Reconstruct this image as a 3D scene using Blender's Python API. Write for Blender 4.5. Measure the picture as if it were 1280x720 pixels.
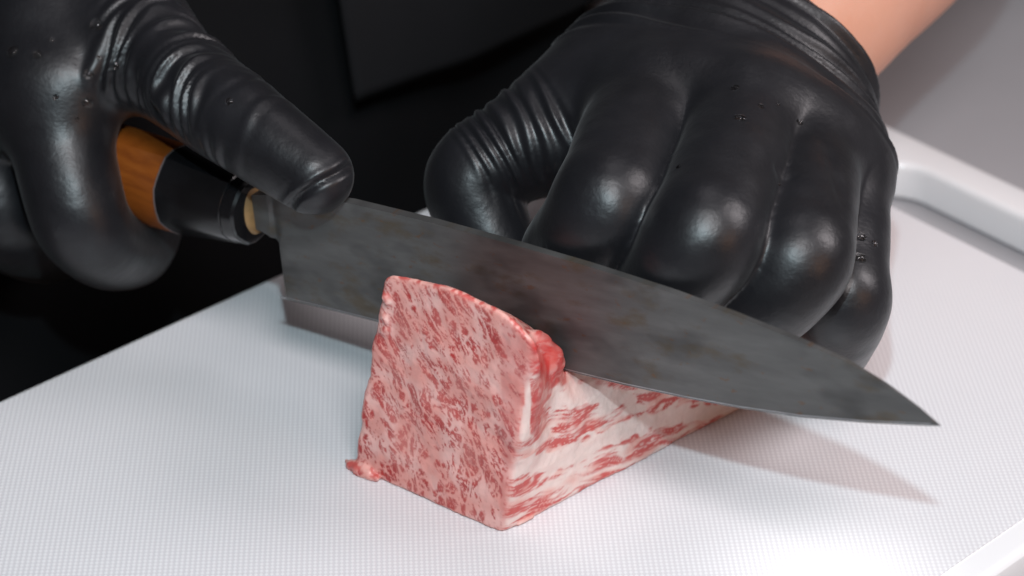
import bpy, bmesh, math, random
import numpy as np
from mathutils import Vector, Matrix

# ------------------------------------------------------------------ clean start
for o in list(bpy.data.objects):
    bpy.data.objects.remove(o)
scene = bpy.context.scene
COL = scene.collection
MM = 0.001                      # everything below is laid out in millimetres
rng = np.random.default_rng(7)
random.seed(7)

# ------------------------------------------------------------------ camera
FPX, PITCH, DIST = 2800.0, math.radians(33.2), 560.0
CAM = np.array([0, -DIST*math.cos(PITCH), DIST*math.sin(PITCH)])
CF = np.array([0, math.cos(PITCH), -math.sin(PITCH)])
CU = np.array([0, math.sin(PITCH), math.cos(PITCH)])
CR = np.array([1.0, 0, 0])
cd = bpy.data.cameras.new('camera')
cam = bpy.data.objects.new('camera', cd); COL.objects.link(cam)
cam.location = Vector(CAM*MM)
cam.rotation_euler = (math.pi/2-PITCH, 0, 0)
cd.sensor_width = 36.0
cd.lens = FPX/1280*36.0
cd.clip_start, cd.clip_end = 0.02, 50
cd.dof.use_dof = True
cd.dof.focus_distance = 0.474
cd.dof.aperture_fstop = 13.0
scene.camera = cam
scene.render.resolution_x, scene.render.resolution_y = 1280, 720

# ------------------------------------------------------------------ world and lamps
w = bpy.data.worlds.new('World'); scene.world = w; w.use_nodes = True
w.node_tree.nodes['Background'].inputs[0].default_value = (1.0, 0.80, 0.76, 1)
w.node_tree.nodes['Background'].inputs[1].default_value = 0.045

def lamp(name, loc, target, size, power, color, shape='DISK', spread=180):
    d = bpy.data.lights.new(name, 'AREA'); d.shape = shape; d.size = size*MM
    d.energy = power; d.color = color; d.spread = math.radians(spread)
    o = bpy.data.objects.new(name, d); COL.objects.link(o)
    o.location = Vector(loc)*MM
    o.rotation_euler = (Vector(target)-Vector(loc)).to_track_quat('-Z', 'Y').to_euler()
    return o
KEYPOS = CAM+CU*110
lamp('key_lamp', KEYPOS, (20, -40, 0), 14, 1.3, (0.70, 0.92, 1.0))
lamp('soft_overhead_lamp', (100, -490, 680), (20, -60, 0), 240, 3.1, (1.0, 0.92, 0.93))
lamp('tungsten_lamp', (380, -430, 240), (0, -50, 0), 240, 0.26, (1.0, 0.50, 0.25))
lamp('neutral_side_lamp', (470, -90, 430), (40, -60, 0), 240, 1.5, (1.0, 0.92, 0.94))
lamp('added_top_fill', (140, 170, 900), (60, 20, 0), 380, 0.45, (1.0, 0.94, 0.98))  # added fill, no known source: lifts the cuff and upward-facing surfaces
d = bpy.data.lights.new('added_pool_spot', 'SPOT'); d.energy = 9.0; d.color = (1.0, 0.98, 0.97); d.spot_size = math.radians(4.1); d.spot_blend = 0.9; d.shadow_soft_size = 0.012  # added spot for the bright pool on the board, real cause unknown
o = bpy.data.objects.new('added_pool_spot', d); COL.objects.link(o); o.location = Vector((400, -200, 500))*MM
o.rotation_euler = (Vector((66, -111, 0))-Vector((400, -200, 500))).to_track_quat('-Z', 'Y').to_euler()

scene.view_settings.view_transform = 'Standard'
scene.view_settings.look = 'None'
scene.view_settings.exposure = 0.0
scene.view_settings.gamma = 1.0
scene.view_settings.use_curve_mapping = False

# ------------------------------------------------------------------ pixel -> place helpers
def ray(u, v): return CF+CR*(u-640)/FPX+CU*(360-v)/FPX
def onZ(u, v, z=0.0):
    d = ray(u, v); return CAM+d*(z-CAM[2])/d[2]
def onPlane(u, v, P, n):
    d = ray(u, v); return CAM+d*((np.asarray(P)-CAM)@n)/(d@n)
def onLen(u, v, P, l, sign=1):
    d = ray(u, v); d = d/np.linalg.norm(d); t = (P-CAM)@d; m = CAM+d*t
    r = l*l-((P-m)@(P-m)); return CAM+d*(t+sign*math.sqrt(max(r, 0)))
def pix(P):
    q = P-CAM; dz = q@CF
    return 640+FPX*(q@CR)/dz, 360-FPX*(q@CU)/dz
def unit(v):
    v = np.asarray(v, float); return v/np.linalg.norm(v)
def smooth(a, b, x):
    t = np.clip((x-a)/(b-a), 0, 1); return t*t*(3-2*t)

# ------------------------------------------------------------------ gradient noise
PERM = rng.permutation(256).astype(np.int64); PERM = np.concatenate([PERM, PERM, PERM])
GRAD = rng.normal(size=(256, 3)); GRAD /= np.linalg.norm(GRAD, axis=1)[:, None]
def noise(p):
    p = np.asarray(p, float); i = np.floor(p).astype(np.int64); f = p-i; i &= 255
    u = f*f*f*(f*(f*6-15)+10); out = 0
    for dx in (0, 1):
        wx = u[..., 0] if dx else 1-u[..., 0]
        for dy in (0, 1):
            wy = u[..., 1] if dy else 1-u[..., 1]
            for dz in (0, 1):
                wz = u[..., 2] if dz else 1-u[..., 2]
                h = PERM[PERM[PERM[(i[..., 0]+dx) & 255]+((i[..., 1]+dy) & 255)]+((i[..., 2]+dz) & 255)]
                g = GRAD[h]
                out = out+wx*wy*wz*(g[..., 0]*(f[..., 0]-dx)+g[..., 1]*(f[..., 1]-dy)+g[..., 2]*(f[..., 2]-dz))
    return out*1.6
def fbm(p, n=3):
    s, a = 0, 1.0
    for k in range(n):
        s = s+a*noise(np.asarray(p)*(2.03**k)+k*17.3); a *= 0.5
    return s

# ------------------------------------------------------------------ distance-field modelling
class Field:
    def __init__(s, lo, hi, res):
        s.lo = np.array(lo, float); s.res = res
        s.n = np.ceil((np.array(hi)-s.lo)/res).astype(int)+1
        s.v = np.full(s.n, 30.0, np.float32)
    def box(s, lo, hi):
        a = np.clip(np.floor((np.minimum(lo, hi)-s.lo)/s.res).astype(int), 0, s.n)
        b = np.clip(np.ceil((np.maximum(lo, hi)-s.lo)/s.res).astype(int)+1, 0, s.n)
        return a, b
    def grid(s, a, b):
        ax = [(s.lo[k]+np.arange(a[k], b[k])*s.res).astype(np.float32) for k in range(3)]
        return ax[0][:, None, None], ax[1][None, :, None], ax[2][None, None, :]
    def cone(s, p, q, r0, r1, k=3.0, flat=None):
        """tapered capsule; flat=(dir, f) squeezes the section along dir"""
        p = np.asarray(p, float); q = np.asarray(q, float); m = max(r0, r1)*1.3+12
        a, b = s.box(np.minimum(p, q)-m, np.maximum(p, q)+m)
        if (b <= a).any(): return s
        X, Y, Z = s.grid(a, b); d = q-p; L2 = d@d
        x, y, z = X-p[0], Y-p[1], Z-p[2]
        t = np.clip((x*d[0]+y*d[1]+z*d[2])/L2, 0, 1) if L2 > 0 else 0*(x+y+z)
        ex, ey, ez = x-t*d[0], y-t*d[1], z-t*d[2]
        if flat is not None:
            fd, ff = unit(flat[0]), flat[1]
            c = (ex*fd[0]+ey*fd[1]+ez*fd[2])*(1/ff-1)
            ex, ey, ez = ex+c*fd[0], ey+c*fd[1], ez+c*fd[2]
        D = np.sqrt(ex*ex+ey*ey+ez*ez)-(r0+(r1-r0)*t)
        sl = tuple(slice(a[k], b[k]) for k in range(3)); s.v[sl] = smin(s.v[sl], D, k)
        return s
    def chain(s, pts, rad, k=3.0, flat=None):
        for i in range(len(pts)-1):
            s.cone(pts[i], pts[i+1], rad[i], rad[i+1], k, flat)
        return s
    def tube(s, pts, rad, n=8, k=0.5, tension=0.5):
        p = np.array([2*np.array(pts[0])-pts[1]]+list(pts)+[2*np.array(pts[-1])-pts[-2]]); r = [rad[0]]+list(rad)+[rad[-1]]
        S, R = [], []
        for i in range(1, len(p)-2):
            for j in range(n+(i == len(p)-3)):
                t = j/n; m0, m1 = (p[i+1]-p[i-1])*tension, (p[i+2]-p[i])*tension
                h = (2*t**3-3*t**2+1, t**3-2*t**2+t, -2*t**3+3*t**2, t**3-t**2)
                S.append(p[i]*h[0]+m0*h[1]+p[i+1]*h[2]+m1*h[3]); R.append(r[i]+(r[i+1]-r[i])*t)
        return s.chain(S, R, k)
    def merge(s, o, k):
        s.v = smin(s.v, o.v, k); return s
    def cut(s, P, n):
        X, Y, Z = s.grid(np.zeros(3, int), s.n); n = unit(n)
        s.v = np.maximum(s.v, ((X-P[0])*n[0]+(Y-P[1])*n[1]+(Z-P[2])*n[2]).astype(np.float32)); return s
    def like(s):
        o = Field(s.lo, s.lo+s.res*2, s.res); o.n = s.n.copy(); o.v = np.full(s.n, 30.0, np.float32); return o
def smin(a, b, k):
    if k <= 0: return np.minimum(a, b)
    h = np.clip(0.5+0.5*(b-a)/k, 0, 1)
    return b+(a-b)*h-k*h*(1-h)

def surface(F, relax=2):
    """surface nets: vertices and quads of the zero level"""
    v = F.v; ins = v < 0; nx, ny, nz = [k-1 for k in v.shape]
    c = [(i, j, k) for i in (0, 1) for j in (0, 1) for k in (0, 1)]
    cnt = np.zeros((nx, ny, nz), np.int8)
    for i, j, k in c: cnt += ins[i:i+nx, j:j+ny, k:k+nz]
    act = (cnt > 0) & (cnt < 8); idx = np.argwhere(act)
    vid = np.full(act.shape, -1, np.int64); vid[act] = np.arange(len(idx))
    acc = np.zeros((len(idx), 3)); num = np.zeros(len(idx))
    val = {q: v[idx[:, 0]+q[0], idx[:, 1]+q[1], idx[:, 2]+q[2]].astype(float) for q in c}
    for q in c:
        for ax in range(3):
            if q[ax] == 0:
                r = list(q); r[ax] = 1; r = tuple(r); A, B = val[q], val[r]
                m = (A < 0) != (B < 0); t = np.where(m, A/np.where(m, A-B, 1), 0)
                for d in range(3): acc[:, d] += np.where(m, q[d]+(t if d == ax else 0), 0)
                num += m
    P = F.lo+(idx+acc/num[:, None])*F.res
    quads = []
    for ax in range(3):
        s0 = [slice(1, -1)]*3; s0[ax] = slice(0, -1); s1 = list(s0); s1[ax] = slice(1, None)
        A, B = ins[tuple(s0)], ins[tuple(s1)]; e = np.argwhere(A != B)
        if not len(e): continue
        off = np.array([1, 1, 1]); off[ax] = 0; e2 = e+off
        o1, o2 = [(1, 2), (2, 0), (0, 1)][ax]
        def cell(d1, d2):
            g = e2.copy(); g[:, o1] -= d1; g[:, o2] -= d2
            ok = (g < np.array(vid.shape)).all(1) & (g >= 0).all(1)
            r = np.full(len(g), -1); r[ok] = vid[g[ok, 0], g[ok, 1], g[ok, 2]]; return r
        q = np.stack([cell(0, 0), cell(1, 0), cell(1, 1), cell(0, 1)], 1)
        fl = A[e[:, 0], e[:, 1], e[:, 2]]
        q[~fl] = q[~fl][:, ::-1]
        quads.append(q[(q >= 0).all(1)])
    Q = np.concatenate(quads)
    for _ in range(relax):
        S = np.zeros_like(P); n = np.zeros(len(P))
        for i in range(4):
            a, b = Q[:, i], Q[:, (i+1) % 4]
            for d in range(3):
                S[:, d] += np.bincount(a, P[b, d], len(P))+np.bincount(b, P[a, d], len(P))
            n += np.bincount(a, minlength=len(P))+np.bincount(b, minlength=len(P))
        P = P*0.4+0.6*S/np.maximum(n, 1)[:, None]
    return P, Q
def normals(P, Q):
    n = np.cross(P[Q[:, 2]]-P[Q[:, 0]], P[Q[:, 3]]-P[Q[:, 1]]); N = np.zeros_like(P)
    for i in range(4):
        for d in range(3): N[:, d] += np.bincount(Q[:, i], n[:, d], len(P))
    return N/np.maximum(np.linalg.norm(N, axis=1), 1e-9)[:, None]

# ------------------------------------------------------------------ objects
def link(name, me, mat, parent=None):
    o = bpy.data.objects.new(name, me); COL.objects.link(o)
    if mat: me.materials.append(mat)
    if parent:
        o.parent = parent
    return o
def mesh(name, V, Fs, mat, parent=None, shade=True, colors=None, origin=None):
    V = np.asarray(V, float)
    if origin is None: origin = np.zeros(3)
    me = bpy.data.meshes.new(name)
    me.from_pydata(((V-origin)*MM).tolist(), [], np.asarray(Fs).tolist() if not isinstance(Fs, list) else Fs)
    me.update()
    if shade: me.shade_smooth()
    if colors is not None:
        at = me.color_attributes.new('tone', 'FLOAT_COLOR', 'POINT')
        at.data.foreach_set('color', np.concatenate([colors, np.ones((len(V), 1))], 1).astype(np.float32).ravel())
    o = link(name, me, mat, parent)
    po = np.array(parent['at']) if parent and 'at' in parent else np.zeros(3)
    o.location = Vector((origin-po)*MM)
    return o
def empty(name, at):
    o = bpy.data.objects.new(name, None); COL.objects.link(o); o.empty_display_size = 0.02
    o.location = Vector(at)*MM; o['at'] = [float(x) for x in at]; return o
def part(name, V, Fs, mat, parent, **k):          # child mesh given in world millimetres
    at = np.array(parent['at'])
    o = mesh(name, np.asarray(V, float)-at, Fs, mat, None, **k); o.parent = parent; return o
def tag(o, label=None, cat=None, group=None, kind=None):
    for k, v in (('label', label), ('category', cat), ('group', group), ('kind', kind)):
        if v: o[k] = v
    return o

# ------------------------------------------------------------------ materials
class NT:
    def __init__(s, name):
        s.m = bpy.data.materials.new(name); s.m.use_nodes = True; s.t = s.m.node_tree
        s.b = s.t.nodes['Principled BSDF']
    def n(s, kind, **k):
        nd = s.t.nodes.new(kind)
        for a, v in k.items():
            if a.startswith('_'): setattr(nd, a[1:], v)
            else: nd.inputs[a.replace('__', ' ')].default_value = v
        return nd
    def l(s, a, b): s.t.links.new(a, b)
    def set(s, **k):
        for a, v in k.items(): s.b.inputs[a.replace('__', ' ')].default_value = v
    def coords(s, kind='Object', scale=(1, 1, 1), rot=(0, 0, 0)):
        tc = s.n('ShaderNodeTexCoord'); mp = s.n('ShaderNodeMapping')
        mp.inputs['Scale'].default_value = scale; mp.inputs['Rotation'].default_value = rot
        s.l(tc.outputs[kind], mp.inputs['Vector']); return mp.outputs['Vector']
    def noise(s, vec, scale, detail=4, rough=0.55):
        t = s.n('ShaderNodeTexNoise', Scale=scale, Detail=detail, Roughness=rough); s.l(vec, t.inputs['Vector']); return t.outputs['Fac']
    def ramp(s, fac, stops):
        r = s.n('ShaderNodeValToRGB'); e = r.color_ramp.elements
        while len(e) < len(stops): e.new(0.5)
        for k, (p, c) in enumerate(stops):
            e[k].position = p; e[k].color = (*c, 1) if len(c) == 3 else c
        s.l(fac, r.inputs['Fac']); return r.outputs['Color']
    def mix(s, fac, a, b, mode='MIX'):
        m = s.n('ShaderNodeMix', _data_type='RGBA', _blend_type=mode)
        for sock, v in ((m.inputs[0], fac), (m.inputs[6], a), (m.inputs[7], b)):
            if hasattr(v, 'is_linked') or hasattr(v, 'links'): s.l(v, sock)
            else: sock.default_value = v if not isinstance(v, tuple) else (*v, 1)
        return m.outputs[2]
    def bump(s, h, strength, dist, prev=None):
        b = s.n('ShaderNodeBump', Strength=strength, Distance=dist); s.l(h, b.inputs['Height'])
        if prev: s.l(prev, b.inputs['Normal'])
        return b.outputs['Normal']
    def math(s, op, a, b=0.0):
        m = s.n('ShaderNodeMath', _operation=op)
        for k, v in enumerate((a, b)):
            if hasattr(v, 'links'): s.l(v, m.inputs[k])
            else: m.inputs[k].default_value = v
        return m.outputs[0]

def glove_material():
    t = NT('black_nitrile')
    co = t.coords()
    big = t.noise(co, 35, 3); fine = t.noise(co, 900, 3, 0.6); mid = t.noise(co, 160, 3)
    c = t.ramp(big, [(0.3, (0.007, 0.007, 0.0085)), (0.75, (0.014, 0.014, 0.017))])
    t.l(c, t.b.inputs['Base Color'])
    r = t.ramp(mid, [(0.25, (0.33,)*3), (0.8, (0.47,)*3)]); t.l(r, t.b.inputs['Roughness'])
    t.set(Specular__IOR__Level=0.5, Sheen__Weight=0.05, Sheen__Roughness=0.4)
    n = t.bump(fine, 0.17, 0.0004); n = t.bump(mid, 0.08, 0.002, n); t.l(n, t.b.inputs['Normal'])
    return t.m
def skin_material():
    t = NT('forearm_skin'); co = t.coords()
    a = t.noise(co, 60, 4); f = t.noise(co, 700, 3)
    c = t.ramp(a, [(0.3, (0.62, 0.30, 0.20)), (0.7, (0.66, 0.34, 0.24))]); t.l(c, t.b.inputs['Base Color'])
    t.set(Roughness=0.5, Subsurface__Weight=0.12, Subsurface__Scale=0.003)
    t.b.inputs['Subsurface Radius'].default_value = (1, .35, .2)
    t.l(t.bump(f, 0.12, 0.0006), t.b.inputs['Normal']); return t.m
def cloth_material(name, col, weave=1500):
    t = NT(name); co = t.coords(); a = t.noise(co, 14, 4); f = t.noise(co, weave, 2)
    c = t.ramp(a, [(0.3, tuple(x*0.75 for x in col)), (0.7, col)]); t.l(c, t.b.inputs['Base Color'])
    t.set(Roughness=0.9, Specular__IOR__Level=0.15)
    t.l(t.bump(f, 0.3, 0.0005), t.b.inputs['Normal']); return t.m
def board_material(emboss):
    t = NT('white_polyethylene'+('_embossed' if emboss else ''))
    co = t.coords()
    a = t.noise(co, 8, 4); c = t.ramp(a, [(0.3, (0.78, 0.78, 0.80)), (0.7, (0.83, 0.83, 0.845))] if emboss else [(0.3, (0.79, 0.79, 0.80)), (0.7, (0.82, 0.82, 0.83))])
    sm = t.noise(co, 220, 2)
    t.set(Roughness=0.25, Specular__IOR__Level=0.4, Subsurface__Weight=0.0)
    if emboss:
        rot = t.coords('Object', (1, 1, 1), (0, 0, math.radians(-3.0)))
        sx = t.n('ShaderNodeSeparateXYZ'); t.l(rot, sx.inputs[0])
        k = 2*math.pi/0.00112
        hx = t.math('SINE', t.math('MULTIPLY', sx.outputs[0], k)); hy = t.math('SINE', t.math('MULTIPLY', sx.outputs[1], k))
        h = t.math('ADD', hx, t.math('MULTIPLY', hy, 0.8))
        n = t.bump(h, 0.16, 0.00012); n = t.bump(sm, 0.05, 0.0006, n)
        # relief shading put into the colour: emboss grooves painted greyer
        g = t.ramp(h, [(0.0, (0.87, 0.86, 0.87)), (0.5, (1, 1, 1))])
        c = t.mix(1.0, c, g, 'MULTIPLY')
    else:
        n = t.bump(sm, 0.05, 0.0006)
    t.l(c, t.b.inputs['Base Color']); t.l(n, t.b.inputs['Normal'])
    return t.m
def steel_blade_material(d):
    t = NT('patinated_carbon_steel')
    co = t.coords('UV', (14, 70, 1)); tc = t.coords('UV', (1, 1.9, 1))
    st = t.noise(co, 2.2, 5, 0.6); bl = t.noise(tc, 55, 5, 0.62); sp = t.noise(tc, 260, 3, 0.6)
    c = t.ramp(st, [(0.28, (0.085, 0.084, 0.083)), (0.5, (0.120, 0.118, 0.116)), (0.72, (0.165, 0.163, 0.160))])
    rust = t.ramp(bl, [(0.545, (0, 0, 0)), (0.66, (1, 1, 1))])
    c = t.mix(t.math('MULTIPLY', rust, 0.62), c, (0.100, 0.070, 0.034))
    spot = t.ramp(sp, [(0.63, (0, 0, 0)), (0.70, (1, 1, 1))])
    c = t.mix(t.math('MULTIPLY', spot, 0.5), c, (0.16, 0.075, 0.03))
    dark = t.ramp(t.noise(tc, 38, 3), [(0.52, (1, 1, 1)), (0.64, (0.62, 0.62, 0.62))])
    c = t.mix(1.0, c, dark, 'MULTIPLY')
    t.l(c, t.b.inputs['Base Color'])
    t.l(t.ramp(st, [(0.2, (0.40,)*3), (0.8, (0.58,)*3)]), t.b.inputs['Roughness'])
    t.set(Metallic=0.55); t.l(t.bump(st, 0.05, 0.0006), t.b.inputs['Normal']); return t.m
def simple(name, col, rough=0.5, metal=0.0, scale=60, var=0.25, bump=0.05, coat=0.0):
    t = NT(name); co = t.coords(); a = t.noise(co, scale, 4)
    c = t.ramp(a, [(0.3, tuple(x*(1-var) for x in col)), (0.7, tuple(min(1, x*(1+var)) for x in col))])
    t.l(c, t.b.inputs['Base Color']); t.set(Roughness=rough, Metallic=metal, Coat__Weight=coat, Coat__Roughness=0.15)
    t.l(t.bump(a, bump, 0.001), t.b.inputs['Normal']); return t.m
def wood_material():
    t = NT('magnolia_wood'); co = t.coords('Object', (1, 1, 6), (0, 0.1, 0.6)); a = t.noise(co, 90, 5)
    c = t.ramp(a, [(0.3, (0.17, 0.040, 0.005)), (0.55, (0.25, 0.066, 0.008)), (0.8, (0.30, 0.088, 0.013))])
    t.l(c, t.b.inputs['Base Color']); t.set(Roughness=0.42); t.l(t.bump(a, 0.1, 0.0006), t.b.inputs['Normal']); return t.m
def meat_material():
    t = NT('marbled_beef'); at = t.n('ShaderNodeVertexColor', _layer_name='tone'); co = t.coords()
    a = t.noise(co, 500, 4); f = t.noise(co, 1600, 2)
    v = t.ramp(a, [(0.3, (0.93, 0.93, 0.93)), (0.7, (1, 1, 1))])
    t.l(t.mix(1.0, at.outputs[0], v, 'MULTIPLY'), t.b.inputs['Base Color'])
    t.set(Roughness=0.36, Specular__IOR__Level=0.42, Subsurface__Weight=0.08, Subsurface__Scale=0.001)
    t.b.inputs['Subsurface Radius'].default_value = (1, .4, .3)
    n = t.bump(a, 0.16, 0.0008); n = t.bump(f, 0.08, 0.0003, n); t.l(n, t.b.inputs['Normal']); return t.m
def water_material():
    t = NT('water'); t.set(Base__Color=(1, 1, 1, 1), Roughness=0.02, IOR=1.33); t.b.inputs['Transmission Weight'].default_value = 1.0; return t.m

M_GLOVE, M_SKIN = glove_material(), skin_material()
M_JACKET = cloth_material('charcoal_jacket_cloth', (0.013, 0.013, 0.0145))
M_APRON = cloth_material('black_apron_cloth', (0.007, 0.007, 0.008))
M_WATER = water_material(); M_MEAT = meat_material()

# ================================================================== THE SETTING
EDGE0 = onZ(0, 496); ED = unit(np.array([math.cos(math.radians(41.9)), math.sin(math.radians(41.9)), 0]))
EN = np.array([-ED[1], ED[0], 0])                    # outward from the board's long edge, towards the cook
CORNER = None
E0 = onZ(1103, 150)
tt = (E0-EDGE0)@ED; CORNER = EDGE0+ED*tt             # board corner under the hand
BT = 12.0                                            # board thickness

def slab(name, pts, z0, z1, mat, bevel=0.0, **k):
    n = len(pts); V = [(*p[:2], z0) for p in pts]+[(*p[:2], z1) for p in pts]
    bm = bmesh.new(); vs = [bm.verts.new(np.array(v)*MM) for v in V]
    bm.faces.new(vs[:n][::-1]); bm.faces.new(vs[n:])
    for i in range(n): bm.faces.new((vs[i], vs[(i+1) % n], vs[n+(i+1) % n], vs[n+i]))
    bmesh.ops.recalc_face_normals(bm, faces=bm.faces)
    if bevel: bmesh.ops.bevel(bm, geom=list(bm.edges), offset=bevel*MM, segments=3, affect='EDGES')
    me = bpy.data.meshes.new(name); bm.to_mesh(me); bm.free(); return link(name, me, mat)
def bd(a, b): return EDGE0+ED*a+EN*b                 # board frame: along the long edge, outward
steel = simple('brushed_grey_worktop', (0.36, 0.355, 0.37), 0.42, 0.0, 9, 0.06, 0.02)
def quad(z, a0, a1, b0, b1): return [np.array([*bd(a, b)[:2], z]) for a, b in ((a0, b0), (a1, b0), (a1, b1), (a0, b1))]
zt, zb = -BT-0.2, -60
WV = quad(zt, -700, tt+8, -900, -3)+quad(zt, tt+8, tt+1000, -900, 900)+quad(zb, -700, tt+8, -900, -3)+quad(zb, tt+8, tt+1000, -900, 900)
ctr = mesh('worktop', WV, [(0, 1, 2, 3), (4, 5, 6, 7), (11, 10, 9, 8), (15, 14, 13, 12), (3, 2, 10, 11), (0, 3, 11, 8), (1, 0, 8, 9), (5, 4, 12, 13), (6, 5, 13, 14), (7, 6, 14, 15), (4, 7, 15, 12)], steel, shade=False)
tag(ctr, kind='structure')

# ------------------------------------------------------------------ cutting board
def rounded(pts, r, n=8):
    out = []
    for i, p in enumerate(pts):
        a, b = pts[i-1], pts[(i+1) % len(pts)]
        d0, d1 = unit(a-p), unit(b-p); ang = math.acos(np.clip(d0@d1, -1, 1)); L = r/math.tan(ang/2)
        c = p+unit(d0+d1)*r/math.sin(ang/2); s, e = p+d0*L-c, p+d1*L-c
        for k in range(n+1):
            t = k/n; v = s*(1-t)+e*t; out.append(c+unit(v)*r)
    return out
def rect(a0, a1, b0, b1, r, grow=0.0, n=8):
    a0, b0, a1, b1 = a0-grow, b0-grow, a1+grow, b1+grow
    return rounded([bd(a1, b1), bd(a1, b0), bd(a0, b0), bd(a0, b1)], max(r+grow, 0.5), n)
def plate_with_slot(o, s, top, bot, bev):
    """o, s: (along0, along1, out0, out1, corner radius) of the outline and of the slot"""
    bm = bmesh.new(); at = np.array(board['at']); prof = []
    for k in range(5):
        a = math.pi/2*k/4; prof.append((bev*(1-math.sin(a)), top-bev*(1-math.cos(a))))       # inset, height
    prof += [(bev*(1-math.cos(math.pi/2*k/3)) if k else 0.0, bot+bev*(1-math.sin(math.pi/2*k/3))) for k in range(4)]
    def loops(rc, sg):
        L = []
        for ins, z in prof:
            L.append([bm.verts.new((np.array([p[0], p[1], z])-at)*MM) for p in rect(*rc, grow=sg*ins)])
        for A, B in zip(L[:-1], L[1:]):
            for i in range(len(A)):
                j = (i+1) % len(A); bm.faces.new((A[i], A[j], B[j], B[i]) if sg < 0 else (A[j], A[i], B[i], B[j]))
        return L
    LO, LS = loops(o, -1), loops(s, 1)
    for k in (0, -1):
        ed = []
        for lp in (LO[k], LS[k]):
            for i in range(len(lp)):
                ed.append(bm.edges.get((lp[i], lp[(i+1) % len(lp)])))
        bmesh.ops.triangle_fill(bm, use_beauty=True, use_dissolve=False, edges=ed)
    bmesh.ops.recalc_face_normals(bm, faces=bm.faces)
    me = bpy.data.meshes.new('board_body'); bm.to_mesh(me); bm.free(); me.shade_smooth(); me.set_sharp_from_angle(angle=math.radians(40)); return me
NEARW = abs((onZ(1250, 692)-EDGE0)@EN)+3            # width of the board
LONG = 430.0
# the hand slot cut through the end of the board
s_near = (onZ(1180, 286)-EDGE0)@ED
s_l = (onZ(1068, 215)-EDGE0)@EN
s_far = (onZ(1200, 231)-EDGE0)@ED
slot_w = 92
board = empty('cutting_board', (*bd(tt-LONG/2, -NEARW/2)[:2], -BT))
tag(board, 'white plastic cutting board with a hand slot, under the raw beef', 'cutting board')
body = link('board_body', plate_with_slot((tt-LONG, tt, -NEARW, 0, 12), (s_near, s_far, s_l-slot_w, s_l, 13), -0.25, -BT, 2.2), board_material(False), board)
m = 7.0
inner = [bd(s_near-1.5, -2.4), bd(s_near-1.5, -NEARW+m), bd(tt-LONG+m, -NEARW+m), bd(tt-LONG+m, -2.4)]
E_MAT = board_material(True)
V = [np.array([*p[:2], 0]) for p in inner]+[np.array([*p[:2], -1.0]) for p in inner]
surf = part('embossed_surface', V, [(3, 2, 1, 0), (4, 5, 6, 7)]+[(i, (i+1) % 4, 4+(i+1) % 4, 4+i) for i in range(4)], E_MAT, board, shade=False)

# ================================================================== KNIFE
S_T, S_H = onZ(1172, 631), onZ(350, 403)             # tips of its shadow on the board
def meet(u, v, S):
    d, e = ray(u, v), KEYPOS-S; n = np.cross(d, e); s = np.linalg.solve(np.stack([d, -e, n], 1), S-CAM); return CAM+d*s[0]
K_T, K_H = meet(1177, 532, S_T), meet(350, 372, S_H)
KN = unit([(K_T-K_H)[1], -(K_T-K_H)[0], 0])          # blade normal, towards the camera
KX = unit([(K_T-K_H)[0], (K_T-K_H)[1], 0]); KZ = np.array([0, 0, 1.0])
def kp(u, v, d=0.0): return onPlane(u, v, K_H+KN*d, KN)
def kc(P): return np.array([(P-K_H)@KX, (P-K_H)@KZ])
def k3(c, d=0.0): return K_H+KX*c[0]+KZ*c[1]+KN*d

edge_px = [(350, 372), (420, 389), (480, 404), (560, 425), (640, 446), (703, 462), (780, 481), (860, 498), (925, 510), (1000, 521), (1080, 528), (1140, 531), (1176, 532.5)]
spine_px = [(352, 303), (343, 291), (328, 284), (318, 240), (380, 243), (440, 251), (540, 275), (640, 302), (740, 331), (840, 363), (920, 392), (1000, 424), (1060, 451), (1110, 481), (1150, 510), (1176, 532)]
def resample(px, n, step=None):
    c = np.array([kc(kp(*p)) for p in px]); d = np.r_[0, np.cumsum(np.linalg.norm(np.diff(c, axis=0), axis=1))]
    t = np.linspace(0, d[-1], n); return np.stack([np.interp(t, d, c[:, k]) for k in (0, 1)], 1)
knife = empty('chef_knife', k3((0, 0)))
tag(knife, 'stained steel kitchen knife with black and orange handle slicing the raw beef', 'knife')
NS = 90
def lofted_blade():
    ed = resample(edge_px, NS); sp = resample(spine_px[4:], NS)      # from above the heel to the tip
    # the heel line runs from the neck to the heel corner
    rows = 12; V = []; Fs = []
    lo = ed; hi = sp
    for side in (1, -1):
        for i in range(NS):
            for j in range(rows):
                t = j/(rows-1); p = lo[i]*(1-t)+hi[i]*t
                x = i/(NS-1); th = (2.3-1.3*x)/2*(min(1.0, 0.10+1.05*min(1, t*1.25)))
                if j == 0: th = 0.06
                V.append(k3(p, side*th))
    def vid(s, i, j): return s*NS*rows+i*rows+j
    for i in range(NS-1):
        for j in range(rows-1):
            Fs.append((vid(0, i, j), vid(0, i+1, j), vid(0, i+1, j+1), vid(0, i, j+1)))
            Fs.append((vid(1, i, j), vid(1, i, j+1), vid(1, i+1, j+1), vid(1, i+1, j)))
        Fs.append((vid(0, i, rows-1), vid(0, i+1, rows-1), vid(1, i+1, rows-1), vid(1, i, rows-1)))
        Fs.append((vid(0, i, 0), vid(1, i, 0), vid(1, i+1, 0), vid(0, i+1, 0)))
    return V, Fs
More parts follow.
